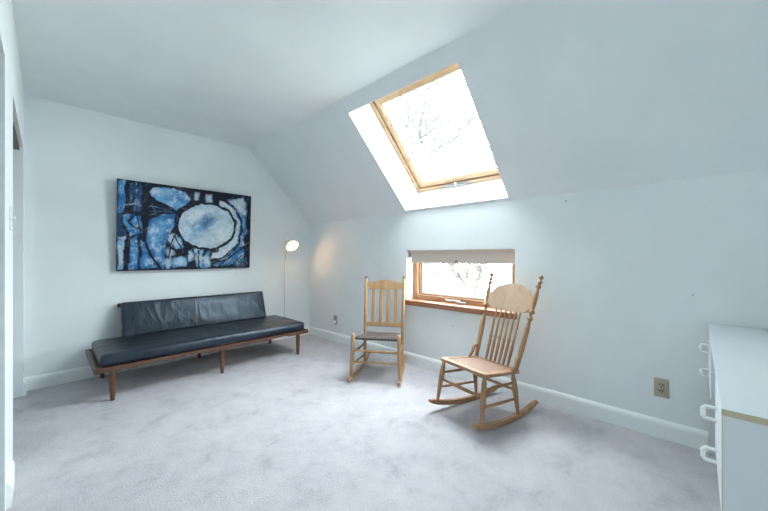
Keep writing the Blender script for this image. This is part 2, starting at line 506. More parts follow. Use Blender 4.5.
# ------------------------------------------------------------------ skylight
sky = bpy.data.objects.new('window_2', None); COL.objects.link(sky)
sky.location = slope_pt((OU0 + OU1) / 2, (OY0 + OY1) / 2, 0.30)
struct(sky, 'pine-framed pivoting skylight set into the sloping ceiling')
SC = Vector(sky.location)
def sbox(name, u0, u1, y0, y1, n0, n1, mat, par=None, bev=0.003):
    bm = bmesh.new()
    add_box(bm, u0, u1, y0, y1, n0, n1)
    if bev: bmesh.ops.bevel(bm, geom=list(bm.edges), offset=bev, segments=2, profile=0.5, affect='EDGES')
    for v_ in bm.verts:
        v_.co = slope_pt(*v_.co) - SC
    return obj(name, bm, mat, par or sky)
F0 = 0.302
fw = 0.042
sbox('frame_stile', OU0, OU1, OY1 - fw, OY1, F0, F0 + 0.10, 'pine_x')
sbox('frame_stile', OU0, OU1, OY0, OY0 + fw, F0, F0 + 0.10, 'pine_x')
sbox('frame_rail', OU1 - fw, OU1, OY0 + fw, OY1 - fw, F0, F0 + 0.10, 'pine_y')
sbox('frame_rail', OU0, OU0 + fw, OY0 + fw, OY1 - fw, F0, F0 + 0.10, 'pine_y')
g = 0.006
s0, s1, q0, q1 = OU0 + fw + g, OU1 - fw - g, OY0 + fw + g, OY1 - fw - g
sw = 0.048
sbox('sash_stile', s0, s1, q1 - sw, q1, F0 + 0.016, F0 + 0.085, 'pine_x')
sbox('sash_stile', s0, s1, q0, q0 + sw, F0 + 0.016, F0 + 0.085, 'pine_x')
sbox('sash_rail', s1 - sw, s1, q0 + sw, q1 - sw, F0 + 0.016, F0 + 0.085, 'pine_y')
sbox('sash_rail', s0, s0 + sw + 0.02, q0 + sw, q1 - sw, F0 + 0.016, F0 + 0.085, 'pine_y')
# dark weather gap between sash and frame, closed from outside
bm = bmesh.new()
def gap(u0, u1, y0, y1):
    vs_ = add_box(bm, u0, u1, y0, y1, F0 + 0.05, F0 + 0.08)
    for v_ in vs_: v_.co = slope_pt(*v_.co) - SC
gap(OU0 + fw - 0.002, OU1 - fw + 0.002, q1, OY1 - fw + 0.001); gap(OU0 + fw - 0.002, OU1 - fw + 0.002, OY0 + fw - 0.001, q0)
gap(s1, OU1 - fw + 0.001, q0, q1); gap(OU0 + fw - 0.001, s0, q0, q1)
obj('weather_seal', bm, 'dark_cap', sky)
p0, p1, r0, r1 = s0 + sw + 0.02, s1 - sw, q0 + sw, q1 - sw
bw = 0.012
sbox('glazing_bead', p0, p1, r1 - bw, r1, F0 + 0.03, F0 + 0.058, 'bead_white', bev=0.001)
sbox('glazing_bead', p0, p1, r0, r0 + bw, F0 + 0.03, F0 + 0.058, 'bead_white', bev=0.001)
sbox('glazing_bead', p1 - bw, p1, r0 + bw, r1 - bw, F0 + 0.03, F0 + 0.058, 'bead_white', bev=0.001)
sbox('glazing_bead', p0, p0 + bw, r0 + bw, r1 - bw, F0 + 0.03, F0 + 0.058, 'bead_white', bev=0.001)
sbox('pane', p0, p1, r0, r1, F0 + 0.060, F0 + 0.066, 'glass', bev=0)
hd = sbox('handle_plate', OU1 - fw + 0.004, OU1 - 0.012, 1.56, 1.86, F0 - 0.008, F0, 'metal_white', bev=0.003)
sbox('handle_lever', OU1 - fw - 0.016, OU1 + 0.0 - 0.004, 1.70, 1.716, F0 - 0.026, F0 - 0.010, 'bead_white', hd, bev=0.003)
sbox('handle_grip', OU1 - fw + 0.010, OU1 - fw + 0.024, 1.60, 1.80, F0 - 0.03, F0 - 0.014, 'metal_white', hd, bev=0.005)
sbox('catch', OU1 - 0.13, OU1 - 0.09, OY1 - fw + 0.012, OY1 - fw + 0.024, F0 - 0.006, F0 + 0.001, 'metal_grey', bev=0.002)

# ------------------------------------------------------------------ outlets and switch
def outlet(loc, rotz, label, plug=False):
    t_ = thing('wall_outlet', label, 'outlet', loc, rotz, None)
    # local: plate in the y-z plane, facing -x
    obj('plate', box(-0.007, 0.0, -0.036, 0.036, -0.058, 0.058, 0.003), 'beige_plate', t_)
    for dz in (-0.02, 0.02):
        f_ = obj('receptacle', tube([(-0.006, 0, dz), (-0.0095, 0, dz)], [0.016, 0.0155], 16), 'beige_plate', t_)
        for dy in (-0.007, 0.007):
            obj('slot', box(-0.0103, -0.009, dy - 0.0022, dy + 0.0022, dz - 0.003, dz + 0.008), 'dark_slot', f_)
        obj('slot', tube([(-0.009, 0, dz - 0.009), (-0.0103, 0, dz - 0.009)], 0.003, 8), 'dark_slot', f_)
    obj('screw', tube([(-0.006, 0, 0), (-0.009, 0, 0)], 0.0035, 8), 'metal_grey', t_)
    return t_
outlet((XR, 0.160, 0.307), 0, 'beige double outlet low on the wall beside the white desk')
outlet((XR, 3.405, 0.283), 0, 'beige wall outlet near the corner behind the small slat-back rocker')
pg = thing('plug_block', 'small white plug-in block in the outlet by the corner', 'plug', (XR - 0.0098, 3.405, 0.262))  # plain plug in the corner outlet, unlit
obj('body', box(-0.030, 0, -0.017, 0.017, -0.02, 0.014, 0.005), 'bead_white', pg)
obj('cap', box(-0.026, -0.004, -0.013, 0.013, 0.012, 0.018, 0.003), 'metal_grey', pg)
sw_ = thing('light_switch', 'white toggle light switch on the closet wall pier', 'switch', (XL, 2.451, 1.303))
obj('plate', box(0, 0.006, -0.036, 0.036, -0.058, 0.058, 0.003), 'white_enamel', sw_)
obj('toggle', box(0.005, 0.018, -0.004, 0.004, -0.004, 0.012, 0.002), 'white_enamel', sw_)

# ------------------------------------------------------------------ daybed
db = thing('daybed', 'black leather daybed on a walnut frame with six tapered legs', 'daybed', (1.17, 3.58, 0))
def dbx(name, x0, x1, y0, y1, z0, z1, mat, bev=0.004, par=None, seg=2):
    return obj(name, box(x0 - 1.17, x1 - 1.17, y0 - 3.58, y1 - 3.58, z0, z1, bev, seg), mat, par or db)
DX0, DX1, DY0, DY1 = 0.25, 2.09, 3.215, 3.965
dbx('platform', DX0 + 0.02, DX1 - 0.02, DY0 + 0.025, DY1 - 0.02, 0.248, 0.266, 'walnut_x', 0.002)
# shaped front and rear rails: deeper at the legs, relieved between
def rail_poly():
    top = 0.272
    low = []
    n = 60
    for i in range(n + 1):
        x = DX0 + (DX1 - DX0) * i / n
        d = min(abs(x - q) for q in (0.363, 1.17, 1.985))
        k = max(0.0, min(1.0, (d - 0.13) / 0.05)); k = k * k * (3 - 2 * k)
        e = max(0.0, min(1.0, (d - 0.30) / 0.06)); e = e * e * (3 - 2 * e)
        low.append((x - 1.17, 0.234 + 0.012 * k - 0.008 * e))
    return [(DX0 - 1.17, top)] + low + [(DX1 - 1.17, top)]
for ya, yb in ((DY0, DY0 + 0.024), (DY1 - 0.024, DY1)):
    obj('rail', prism(rail_poly(), ya - 3.58, yb - 3.58, lambda u, v, hh: (u, hh, v)), 'walnut_x', db)
for xa in (DX0, DX1 - 0.024):
    dbx('end_rail', xa, xa + 0.024, DY0 + 0.024, DY1 - 0.024, 0.236, 0.272, 'walnut_x', 0.002)
for lx in (0.363, 1.17, 1.985):
    for ly in (3.262, 3.925):
        obj('leg', turned((lx - 1.17, ly - 3.58, 0.252), (lx - 1.17, ly - 3.58, 0), [(0, 0.0225), (0.35, 0.0225), (0.55, 0.021), (0.85, 0.0165), (0.99, 0.014), (1, 0.012)], 16), 'walnut_z', db, True, 40)
def cushion(name, x0, x1, y0, y1, z0, z1, r, crown, par, M=None, seedv=0):
    bm = bmesh.new()
    add_box(bm, x0, x1, y0, y1, z0, z1)
    bmesh.ops.bevel(bm, geom=list(bm.edges), offset=r, segments=4, profile=0.55, affect='EDGES')
    # cut the long faces so that crown and creases can be shaped
    for k in range(1, 36):
        bmesh.ops.bisect_plane(bm, geom=list(bm.verts) + list(bm.edges) + list(bm.faces), plane_co=(x0 + (x1 - x0) * k / 36, 0, 0), plane_no=(1, 0, 0))
    for k in range(1, 12):
        bmesh.ops.bisect_plane(bm, geom=list(bm.verts) + list(bm.edges) + list(bm.faces), plane_co=(0, y0 + (y1 - y0) * k / 12, 0), plane_no=(0, 1, 0))
    cx_, cy_, cz_ = (x0 + x1) / 2, (y0 + y1) / 2, (z0 + z1) / 2
    for v_ in bm.verts:
        a_ = (v_.co.x - cx_) / ((x1 - x0) / 2); b_ = (v_.co.y - cy_) / ((y1 - y0) / 2)
        up = 1 if v_.co.z > cz_ else 0
        v_.co.z += up * crown * (1 - abs(a_) ** 6) * (1 - abs(b_) ** 3)
        v_.co.z += up * 0.004 * mnoise.noise(Vector((v_.co.x * 6 + seedv, v_.co.y * 9, 0)))
    if M is not None: bmesh.ops.transform(bm, matrix=M, verts=bm.verts)
    return obj(name, bm, 'black_leather', par, True)
seat_c = cushion('seat_cushion', DX0 + 0.035 - 1.17, DX1 - 0.03 - 1.17, DY0 + 0.012 - 3.58, DY1 - 0.06 - 3.58, 0.268, 0.362, 0.038, 0.012, db)
# piping along the seat edge
obj('piping', tube([(DX0 + 0.06 - 1.17, DY0 + 0.012 - 3.58, 0.285), (DX1 - 0.06 - 1.17, DY0 + 0.012 - 3.58, 0.285)], 0.004, 6), 'black_leather', seat_c, True)
# backrest: built flat, then leaned against the rear bars
lean = math.atan2(0.105, 0.325)
Mb = Matrix.Translation((1.19 - 1.17, 3.797 - 3.58, 0.362)) @ Matrix.Rotation(PI / 2 - lean, 4, 'X')
bk = cushion('backrest_cushion', -0.692, 0.692, 0.0, 0.336, -0.085, 0.0, 0.022, 0.012, db, Mb, 5)
# walnut back support: two raked posts and a bar
for px in (0.62, 1.76):
    obj('back_post', tube([(px - 1.17, 3.935 - 3.58, 0.27), (px - 1.17, 3.985 - 3.58, 0.66)], [0.016, 0.013], 10), 'walnut_z', db, True, 40)
obj('back_bar', box(0.478 - 1.17, 1.90 - 1.17, 3.972 - 3.58, 3.992 - 3.58, 0.625, 0.662, 0.004), 'walnut_x', db)

# ------------------------------------------------------------------ painting
pt = thing('painting', 'large blue abstract canvas with a pale round form hung above the daybed', 'painting', (1.103, 3.985, 0.972))
PW, PH, PT = 1.270, 0.872, 0.028
tilt = math.atan2(0.045, PH)
Mp = Matrix.Rotation(tilt, 4, 'X')
bm = bmesh.new()
add_box(bm, -PW / 2, PW / 2, -PT + 0.001, 0, 0, PH, Mp)
obj('stretcher', bm, 'canvas_edge', pt)
# the picture itself, laid out in the rectified picture plane
def homography(src, dst):
    A = []
    for (x, y), (u, v_) in zip(src, dst):
        A.append([x, y, 1, 0, 0, 0, -u * x, -u * y, -u]); A.append([0, 0, 0, x, y, 1, -v_ * x, -v_ * y, -v_])
    return np.linalg.svd(np.array(A, float))[2][-1].reshape(3, 3)
Hm = homography([(0, 0), (1, 0), (1, 1), (0, 1)], [(78, 38), (681, 115), (681, 437), (78, 463)])
NX, NY = 300, 206
uu, vv = np.meshgrid(np.linspace(0, 1, NX + 1), np.linspace(0, 1, NY + 1))
pp = Hm @ np.stack([uu.ravel(), vv.ravel(), np.ones(uu.size)])
gx, gy = pp[0] / pp[2], pp[1] / pp[2]
rngp = np.random.RandomState(4)
# gentle hand wobble of every outline
def vnoise(cell, seed, ax=1.0, ay=1.0):
    g_ = np.random.RandomState(seed).uniform(-1, 1, (160, 160))
    th_ = seed * 0.9 + 0.4
    gu, gv = gx * math.cos(th_) - gy * math.sin(th_) + 900, gx * math.sin(th_) + gy * math.cos(th_) + 900
    if ax != ay: gu, gv = gx + 40, gy + 40 + 0.35 * gx
    X_, Y_ = gu / cell / ax, gv / cell / ay
    i_, j_ = np.floor(X_).astype(int) % 158, np.floor(Y_).astype(int) % 158
    a_, b_ = X_ - np.floor(X_), Y_ - np.floor(Y_)
    a_, b_ = a_ * a_ * (3 - 2 * a_), b_ * b_ * (3 - 2 * b_)
    return (g_[j_, i_] * (1 - a_) + g_[j_, i_ + 1] * a_) * (1 - b_) + (g_[j_ + 1, i_] * (1 - a_) + g_[j_ + 1, i_ + 1] * a_) * b_
qx = gx + 5.0 * vnoise(34, 1) + 2.4 * vnoise(11, 2)
qy = gy + 5.0 * vnoise(34, 3) + 2.4 * vnoise(11, 4)
NAVY = (0.010, 0.014, 0.028); MID = (0.042, 0.185, 0.42); LIGHT = (0.17, 0.41, 0.66); PALE = (0.44, 0.58, 0.67); ICE = (0.60, 0.68, 0.71)
DEEP = (0.018, 0.06, 0.14); TEAL = (0.07, 0.16, 0.19)
img = np.empty((gx.size, 3)); img[:] = NAVY
def lay(mask, col):
    global img
    img = img * (1 - mask[:, None]) + np.array(col)[None] * mask[:, None]
def seg_dist(ax, ay, bx_, by_):
    dx, dy = bx_ - ax, by_ - ay
    tt = np.clip(((qx - ax) * dx + (qy - ay) * dy) / (dx * dx + dy * dy + 1e-9), 0, 1)
    return np.hypot(qx - ax - tt * dx, qy - ay - tt * dy)
def poly(pts, col, soft=2.5, op=1.0):
    ins = np.zeros(gx.size, bool); dmin = np.full(gx.size, 1e9)
    n = len(pts)
    for i in range(n):
        (ax, ay), (bx_, by_) = pts[i], pts[(i + 1) % n]
        dmin = np.minimum(dmin, seg_dist(ax, ay, bx_, by_))
        c = ((ay > qy) != (by_ > qy)) & (qx < (bx_ - ax) * (qy - ay) / (by_ - ay + 1e-9) + ax)
        ins ^= c
    sd = np.where(ins, dmin, -dmin)
    lay(op * np.clip(sd / soft * 0.5 + 0.5, 0, 1), col)
def stroke(pts, w, col=NAVY, op=1.0, soft=2.0):
    dmin = np.full(gx.size, 1e9)
    for (a_, b_) in zip(pts, pts[1:]):
        dmin = np.minimum(dmin, seg_dist(*a_, *b_))
    lay(op * np.clip((w / 2 - dmin) / soft + 0.5, 0, 1), col)
def blob(cx_, cy_, rx, ry, col, op=0.6, rot=0.0, p=1.0):
    c, s = math.cos(rot), math.sin(rot)
    a_ = ((qx - cx_) * c + (qy - cy_) * s) / rx; b_ = (-(qx - cx_) * s + (qy - cy_) * c) / ry
    lay(op * np.clip(1 - (a_ ** 2 + b_ ** 2), 0, 1) ** p, col)
def ell(cx_, cy_, rx, ry, rot=0.0, a0=0, a1=360, n=40):
    c, s = math.cos(rot), math.sin(rot)
    o_ = []
    for k in range(n + 1):
        t_ = math.radians(a0 + (a1 - a0) * k / n)
        x_, y_ = rx * math.cos(t_), ry * math.sin(t_)
        o_.append((cx_ + x_ * c - y_ * s, cy_ + x_ * s + y_ * c))
    return o_
poly([(78, 38), (112, 44), (112, 110), (120, 150), (100, 195), (78, 190)], MID)
blob(90, 80, 22, 50, LIGHT, 0.5)
poly([(140, 60), (160, 70), (150, 130), (128, 170), (125, 120)], DEEP); poly([(165, 80), (190, 70), (190, 190), (160, 190), (150, 180)], DEEP)
stroke([(135, 60), (130, 140), (112, 200)], 8); stroke([(165, 60), (160, 120)], 5, MID, 0.5); stroke([(180, 60), (178, 190)], 4, MID, 0.45)
stroke([(90, 158), (150, 152), (200, 165)], 3, LIGHT, 0.7); stroke([(82, 185), (100, 190)], 3, LIGHT, 0.6)
poly([(82, 192), (104, 200), (104, 260), (118, 292), (82, 290)], DEEP)
poly([(106, 204), (150, 204), (190, 208), (192, 285), (160, 295), (135, 305), (118, 268), (106, 235)], MID)
blob(122, 235, 18, 40, LIGHT, 0.55); blob(168, 240, 22, 26, LIGHT, 0.6)
stroke([(150, 205), (130, 235), (160, 262), (195, 272)], 8); stroke([(132, 235), (165, 205)], 6); stroke([(175, 205), (182, 280)], 5)
stroke([(104, 200), (106, 238), (122, 275), (138, 308)], 6)
poly([(80, 306), (116, 298), (110, 380), (106, 458), (80, 460)], PALE)
blob(96, 330, 20, 40, LIGHT, 0.7); blob(98, 440, 18, 24, LIGHT, 0.7); stroke([(82, 318), (104, 314)], 4, DEEP, 0.6)
poly([(142, 318), (176, 300), (180, 380), (182, 455), (136, 457), (138, 380)], MID)
blob(158, 390, 16, 60, LIGHT, 0.7)
poly([(192, 318), (206, 335), (232, 400), (268, 448), (188, 454)], MID); blob(212, 420, 22, 36, LIGHT, 0.45)
stroke([(128, 290), (124, 380), (118, 460)], 18); stroke([(184, 290), (182, 380), (184, 456)], 10)
# upper lobe
poly([(230, 98), (245, 84), (285, 78), (335, 84), (380, 102), (418, 132), (380, 158), (352, 180), (310, 160), (268, 138), (238, 122)], LIGHT)
blob(255, 98, 30, 16, ICE, 0.8); blob(350, 120, 40, 30, MID, 0.85); blob(385, 135, 30, 20, MID, 0.6); blob(300, 100, 40, 16, PALE, 0.4)
stroke([(215, 108), (260, 138), (310, 162), (352, 186), (378, 168), (420, 135)], 7)
poly([(214, 120), (260, 146), (345, 186), (345, 194), (280, 194), (240, 212), (214, 236)], NAVY)
stroke([(236, 160), (300, 176)], 3, MID, 0.6); stroke([(230, 190), (290, 182), (330, 190)], 3, MID, 0.6); stroke([(240, 150), (250, 200)], 3, LIGHT, 0.35); stroke([(225, 160), (265, 166)], 3, ICE, 0.35)
# middle blue body
poly([(216, 262), (236, 226), (288, 200), (358, 193), (354, 230), (326, 285), (308, 330), (300, 400), (294, 450), (262, 440), (228, 385), (210, 320)], MID)
blob(262, 290, 46, 80, LIGHT, 0.85, 0.15); blob(300, 240, 40, 30, LIGHT, 0.7); blob(245, 265, 18, 28, ICE, 0.55); blob(268, 380, 20, 40, LIGHT, 0.6); blob(330, 215, 20, 16, DEEP, 0.3)
stroke([(205, 60), (200, 200), (205, 320)], 16); stroke([(205, 310), (228, 385), (280, 446)], 12)
stroke([(354, 190), (344, 250), (314, 320), (303, 446)], 9)
# small pale pieces lower middle
for pg_ in ([(318, 310), (345, 290), (352, 300), (332, 340)], [(345, 310), (368, 298), (386, 346), (352, 356), (338, 336)], [(338, 405), (372, 385), (396, 402), (398, 440), (336, 443)],
           [(310, 400), (326, 380), (322, 444), (304, 446)], [(402, 368), (416, 362), (420, 410), (408, 420)], [(428, 352), (466, 358), (470, 436), (442, 440)],
           [(482, 372), (496, 362), (506, 436), (474, 438)], [(322, 350), (336, 360), (330, 380), (316, 384)]):
    poly(pg_, LIGHT, 4)
    cxm = sum(p[0] for p in pg_) / len(pg_); cym = sum(p[1] for p in pg_) / len(pg_)
    blob(cxm, cym, 24, 26, ICE, 0.75)
stroke([(448, 362), (452, 436)], 7); stroke([(340, 300), (392, 372), (410, 440)], 7); stroke([(330, 350), (400, 380)], 8); stroke([(352, 280), (330, 330), (316, 400)], 6)
# top pieces
poly([(428, 102), (446, 106), (448, 138), (432, 136)], PALE, 4); poly([(478, 110), (506, 112), (510, 142), (484, 146)], PALE, 5)
stroke([(462, 100), (464, 150)], 5); stroke([(400, 75), (420, 150)], 8, NAVY, 0.7)
# outer crescents on the right
poly(ell(560, 260, 102, 130, 0.0, -80, 80) , MID); blob(645, 235, 18, 60, LIGHT, 0.7); blob(640, 320, 16, 26, PALE, 0.5)
poly([(575, 132), (648, 122), (660, 150), (656, 205), (632, 178), (600, 150)], PALE, 4); blob(630, 150, 30, 30, ICE, 0.6)
stroke(ell(542, 262, 100, 128, 0.0, -85, 70), 9)
poly(ell(530, 262, 103, 122, 0.0, -82, 82), ICE); blob(610, 210, 14, 40, PALE, 0.7); blob(575, 350, 40, 26, PALE, 0.6)
# lower right fan
poly([(510, 372), (560, 362), (608, 330), (600, 362), (556, 396), (512, 398)], ICE, 4); poly([(560, 405), (610, 372), (648, 340), (652, 400), (600, 424), (560, 424)], MID, 4)
blob(575, 400, 30, 20, PALE, 0.6); blob(640, 410, 30, 26, TEAL, 0.8); blob(545, 420, 40, 14, LIGHT, 0.5)
stroke([(512, 402), (560, 392), (614, 344)], 6); stroke([(520, 420), (580, 400), (650, 345)], 6); stroke([(600, 428), (640, 380)], 5); stroke([(545, 432), (570, 406)], 5)
# the big round form
poly(ell(485, 252, 126, 100, 0.06), (0.50, 0.63, 0.70), 3)
blob(440, 205, 60, 40, (0.74, 0.80, 0.81), 0.8, -0.3); blob(560, 285, 56, 50, (0.74, 0.80, 0.81), 0.75); blob(400, 285, 30, 40, (0.70, 0.78, 0.80), 0.6); blob(420, 290, 46, 44, LIGHT, 0.45); blob(478, 238, 74, 44, MID, 0.8, -0.45); blob(505, 215, 30, 22, DEEP, 0.35, -0.5)
blob(455, 260, 34, 22, LIGHT, 0.6); blob(400, 240, 22, 36, PALE, 0.7); blob(500, 320, 70, 22, ICE, 0.7); blob(540, 200, 44, 22, PALE, 0.8); blob(470, 168, 60, 14, PALE, 0.7)
stroke(ell(485, 252, 130, 103, 0.06), 9); stroke(ell(490, 250, 128, 100, 0.06, -60, 60), 10, NAVY, 0.8)
stroke([(352, 188), (392, 160), (430, 138)], 9)
# dark ragged margin
for side in ([(78, 42), (681, 119)], [(677, 112), (677, 437)], [(78, 458), (681, 433)], [(81, 38), (81, 463)]):
    stroke(side, 7, NAVY, 0.75, 3)
blob(650, 270, 40, 10, NAVY, 0.2)
# scratchy bristle marks
for _ in range(170):
    x_ = rngp.uniform(85, 675); y_ = rngp.uniform(60, 445); a_ = rngp.choice([1.3, 1.6, 0.3, -0.5]) + rngp.normal(0, 0.25); L_ = rngp.uniform(8, 34)
    col = [LIGHT, ICE, NAVY, MID, DEEP, NAVY][rngp.randint(6)]
    d_ = seg_dist(x_, y_, x_ + L_ * math.cos(a_), y_ + L_ * math.sin(a_))
    lay(0.34 * np.clip((1.6 - d_) / 1.5, 0, 1), col)
# dry-brush breakup: long bristle streaks and scumbled lights
br_ = 0.32 * vnoise(9, 11, 0.6, 1.8) + 0.35 * vnoise(6, 12) + 0.5 * vnoise(17, 14, 1.5, 0.8) + 0.5 * vnoise(30, 13)
lum = img.mean(1)
lay(np.clip(br_ * 1.1 - 0.20, 0, 0.6) * np.clip(lum * 5, 0.04, 1), (0.66, 0.74, 0.78))
lay(np.clip(-br_ * 1.2 - 0.20, 0, 0.65) * np.clip(lum * 6, 0, 1) * np.clip(1.15 - lum * 1.6, 0.2, 1), DEEP)
img = np.clip(img, 0, 1)
me = bpy.data.meshes.new('canvas')
co = np.stack([(uu.ravel() - 0.5) * PW, np.full(uu.size, -PT), (1 - vv.ravel()) * PH], 1)
R3 = np.array(Mp.to_3x3()); co = co @ R3.T
idx = np.arange((NX + 1) * (NY + 1)).reshape(NY + 1, NX + 1)
faces = np.stack([idx[:-1, :-1], idx[1:, :-1], idx[1:, 1:], idx[:-1, 1:]], -1).reshape(-1, 4)
me.from_pydata(co.tolist(), [], faces.tolist())
ca = me.color_attributes.new('Col', 'FLOAT_COLOR', 'POINT')
ca.data.foreach_set('color', np.concatenate([img, np.ones((gx.size, 1))], 1).ravel())
me.materials.append(MATS['oil_paint'])
cv = bpy.data.objects.new('canvas', me); COL.objects.link(cv); cv.parent = pt

# ------------------------------------------------------------------ wall lamp
lp = thing('wall_lamp', 'small lit wall lamp with an opal cone shade in the corner', 'lamp', (2.270, YB, 1.295))
ax = Vector((-0.03, -0.80, -0.62)).normalized()
hc = Vector((0.0, -0.085, 0.0))          # lamp holder
obj('wall_plate', tube([(0, 0, 0.03), (0, -0.018, 0.03)], [0.032, 0.028], 20), 'white_enamel', lp, True, 40)
obj('arm', tube([(0, -0.015, 0.03), (0, -0.05, 0.045), (0, -0.08, 0.035), tuple(hc)], 0.007, 10), 'white_enamel', lp, True, 40)
Ml = frame_to(hc, ax)
sh = obj('shade', lathe([(0.018, -0.03), (0.024, -0.03), (0.027, -0.005), (0.05, 0.03), (0.085, 0.085), (0.082, 0.085), (0.047, 0.033), (0.024, 0.0), (0.018, -0.005)], Ml, 28), 'opal_shade', lp, True, 60)
obj('socket', lathe([(0.001, -0.05), (0.02, -0.05), (0.02, 0.0), (0.001, 0.0)], Ml, 16), 'white_enamel', lp, True, 40)
obj('bulb', lathe([(0.0005, 0.0), (0.013, 0.004), (0.016, 0.025), (0.028, 0.05), (0.031, 0.067), (0.026, 0.085), (0.014, 0.096), (0.0005, 0.099)], Ml, 20), 'lit_bulb', lp, True)
obj('cord', tube([(0, -0.012, 0.01), (-0.008, -0.008, -0.08), (-0.04, -0.007, -0.35), (-0.042, -0.007, -0.7), (-0.04, -0.018, -1.16), (-0.03, -0.024, -1.296)], 0.0035, 6), 'cord_plastic', lp, True)

# ------------------------------------------------------------------ chairs
def arc_rocker(x0c, R, xf, xr, wf, wr, th, wd, par, mat, side):
    """a curved runner; bottom edge is an arc that touches the floor at x0c"""
    n = 26
    bm = bmesh.new()
    rings = []
    for i in range(n + 1):
        x = xr + (xf - xr) * i / n
        z = R - math.sqrt(R * R - (x - x0c) ** 2)
        w = wr + (wf - wr) * i / n
        e = min(i, n - i) / 2.0
        k = 0.55 + 0.45 * min(1.0, e)
        hh = th * k
        sl_ = (x - x0c) / R
        nx, nz = -math.sin(sl_), math.cos(sl_)
        y = side * w
        zc = z + (th - hh) * 0.5
        rings.append([bm.verts.new((x + nx * b_, y + a_ * wd / 2, zc + nz * b_)) for a_, b_ in ((-0.8, 0.0), (0.8, 0.0), (1, 0.2 * hh), (1, 0.8 * hh), (0.8, hh), (-0.8, hh), (-1, 0.8 * hh), (-1, 0.2 * hh))])
    for r0_, r1_ in zip(rings, rings[1:]):
        for k in range(8):
            bm.faces.new((r0_[k], r0_[(k + 1) % 8], r1_[(k + 1) % 8], r1_[k]))
    bm.faces.new(rings[0][::-1]); bm.faces.new(rings[-1])
    return obj('rocker', bm, mat, par, True, 40)

# --- large pressed-back rocker with spindles
c2 = thing('rocking_chair', 'larger oak rocking chair with spindle back, carved crest and cane seat', 'rocking chair', (2.129, 1.109, 0), math.radians(166.3))
OK2 = 'oak_rocker'
LEGP = [(0, 0.012), (0.04, 0.0135), (0.10, 0.0125), (0.16, 0.0165), (0.45, 0.019), (0.72, 0.0145), (0.92, 0.0115), (1, 0.011)]
fl2, fl2b, rl2, rl2b = {}, {}, {}, {}
for s in (1, -1):
    fl2[s] = Vector((0.165, s * 0.185, 0.358)); fl2b[s] = Vector((0.214, s * 0.202, 0.072))
    rl2[s] = Vector((-0.135, s * 0.170, 0.320)); rl2b[s] = Vector((-0.172, s * 0.186, 0.030))
    obj('leg', turned(fl2[s], fl2b[s], LEGP), OK2, c2, True)
    obj('leg', turned(rl2[s], rl2b[s], LEGP), OK2, c2, True)
    arc_rocker(-0.115, 1.25, 0.285, -0.415, 0.206, 0.168, 0.034, 0.03, c2, OK2, s)
# seat: wide in front, rounded, with a cane panel
def seat_z(x): return 0.334 + x * 0.124
def seat_outline(k=1.0, n=48):
    o_ = []
    for i in range(n):
        t_ = 2 * PI * i / n
        cx_, sy_ = math.cos(t_), math.sin(t_)
        e = 0.15
        x = 0.001 + 0.193 * k * (abs(cx_) ** e) * (1 if cx_ > 0 else -1)
        wy = 0.206 + 0.008 * (x / 0.18)
        y = wy * k * (abs(sy_) ** e) * (1 if sy_ > 0 else -1)
        o_.append((x, y))
    return o_
bm = bmesh.new()
oo, ii = seat_outline(1.0), seat_outline(0.80)
n = len(oo); th = 0.024
ring = lambda pts, dz: [bm.verts.new((x, y, seat_z(x) + dz)) for x, y in pts]
A_, B_, C_, D_ = ring(oo, 0.020), ring(ii, 0.022), ring(ii, 0.0), ring(oo, 0.0)
for i in range(n):
    j = (i + 1) % n
    for p, q in ((A_, B_), (B_, C_), (C_, D_), (D_, A_)):
        bm.faces.new((p[i], p[j], q[j], q[i]))
bmesh.ops.bevel(bm, geom=[e for e in bm.edges if all(v_ in A_ for v_ in e.verts)], offset=0.004, segments=2, affect='EDGES')
obj('seat_frame', bm, OK2, c2, True, 40)
bm = bmesh.new()
tt = [bm.verts.new((x, y, seat_z(x) + 0.019)) for x, y in seat_outline(0.815)]
uu_ = [bm.verts.new((x, y, seat_z(x) + 0.014)) for x, y in seat_outline(0.815)]
bm.faces.new(tt); bm.faces.new(uu_[::-1])
for i in range(n): bm.faces.new((tt[i], tt[(i + 1) % n], uu_[(i + 1) % n], uu_[i]))
obj('cane_panel', bm, 'cane', c2)
# turned back posts
pb, ptp = {}, {}
POSTP = [(0, 0.013), (0.05, 0.0145), (0.20, 0.0175), (0.40, 0.0175), (0.47, 0.013), (0.50, 0.011), (0.515, 0.020), (0.535, 0.020), (0.548, 0.011), (0.575, 0.011), (0.588, 0.0215), (0.605, 0.0215), (0.622, 0.012),
         (0.68, 0.016), (0.77, 0.0165), (0.83, 0.011), (0.850, 0.0085), (0.862, 0.0175), (0.882, 0.0185), (0.898, 0.0075), (0.908, 0.0155), (0.928, 0.0185), (0.943, 0.008), (0.953, 0.009), (0.968, 0.0185), (0.986, 0.0165), (1.0, 0.005)]
for s in (1, -1):
    pb[s] = Vector((-0.165, s * 0.176, 0.338)); ptp[s] = Vector((-0.396, s * 0.217, 0.978))
    obj('back_post', turned(pb[s], ptp[s], POSTP, 14), OK2, c2, True)
def bpt(s, y):    # point in the back plane at height parameter s
    c = pb[1].lerp(ptp[1], s)
    return Vector((c.x, y, c.z))
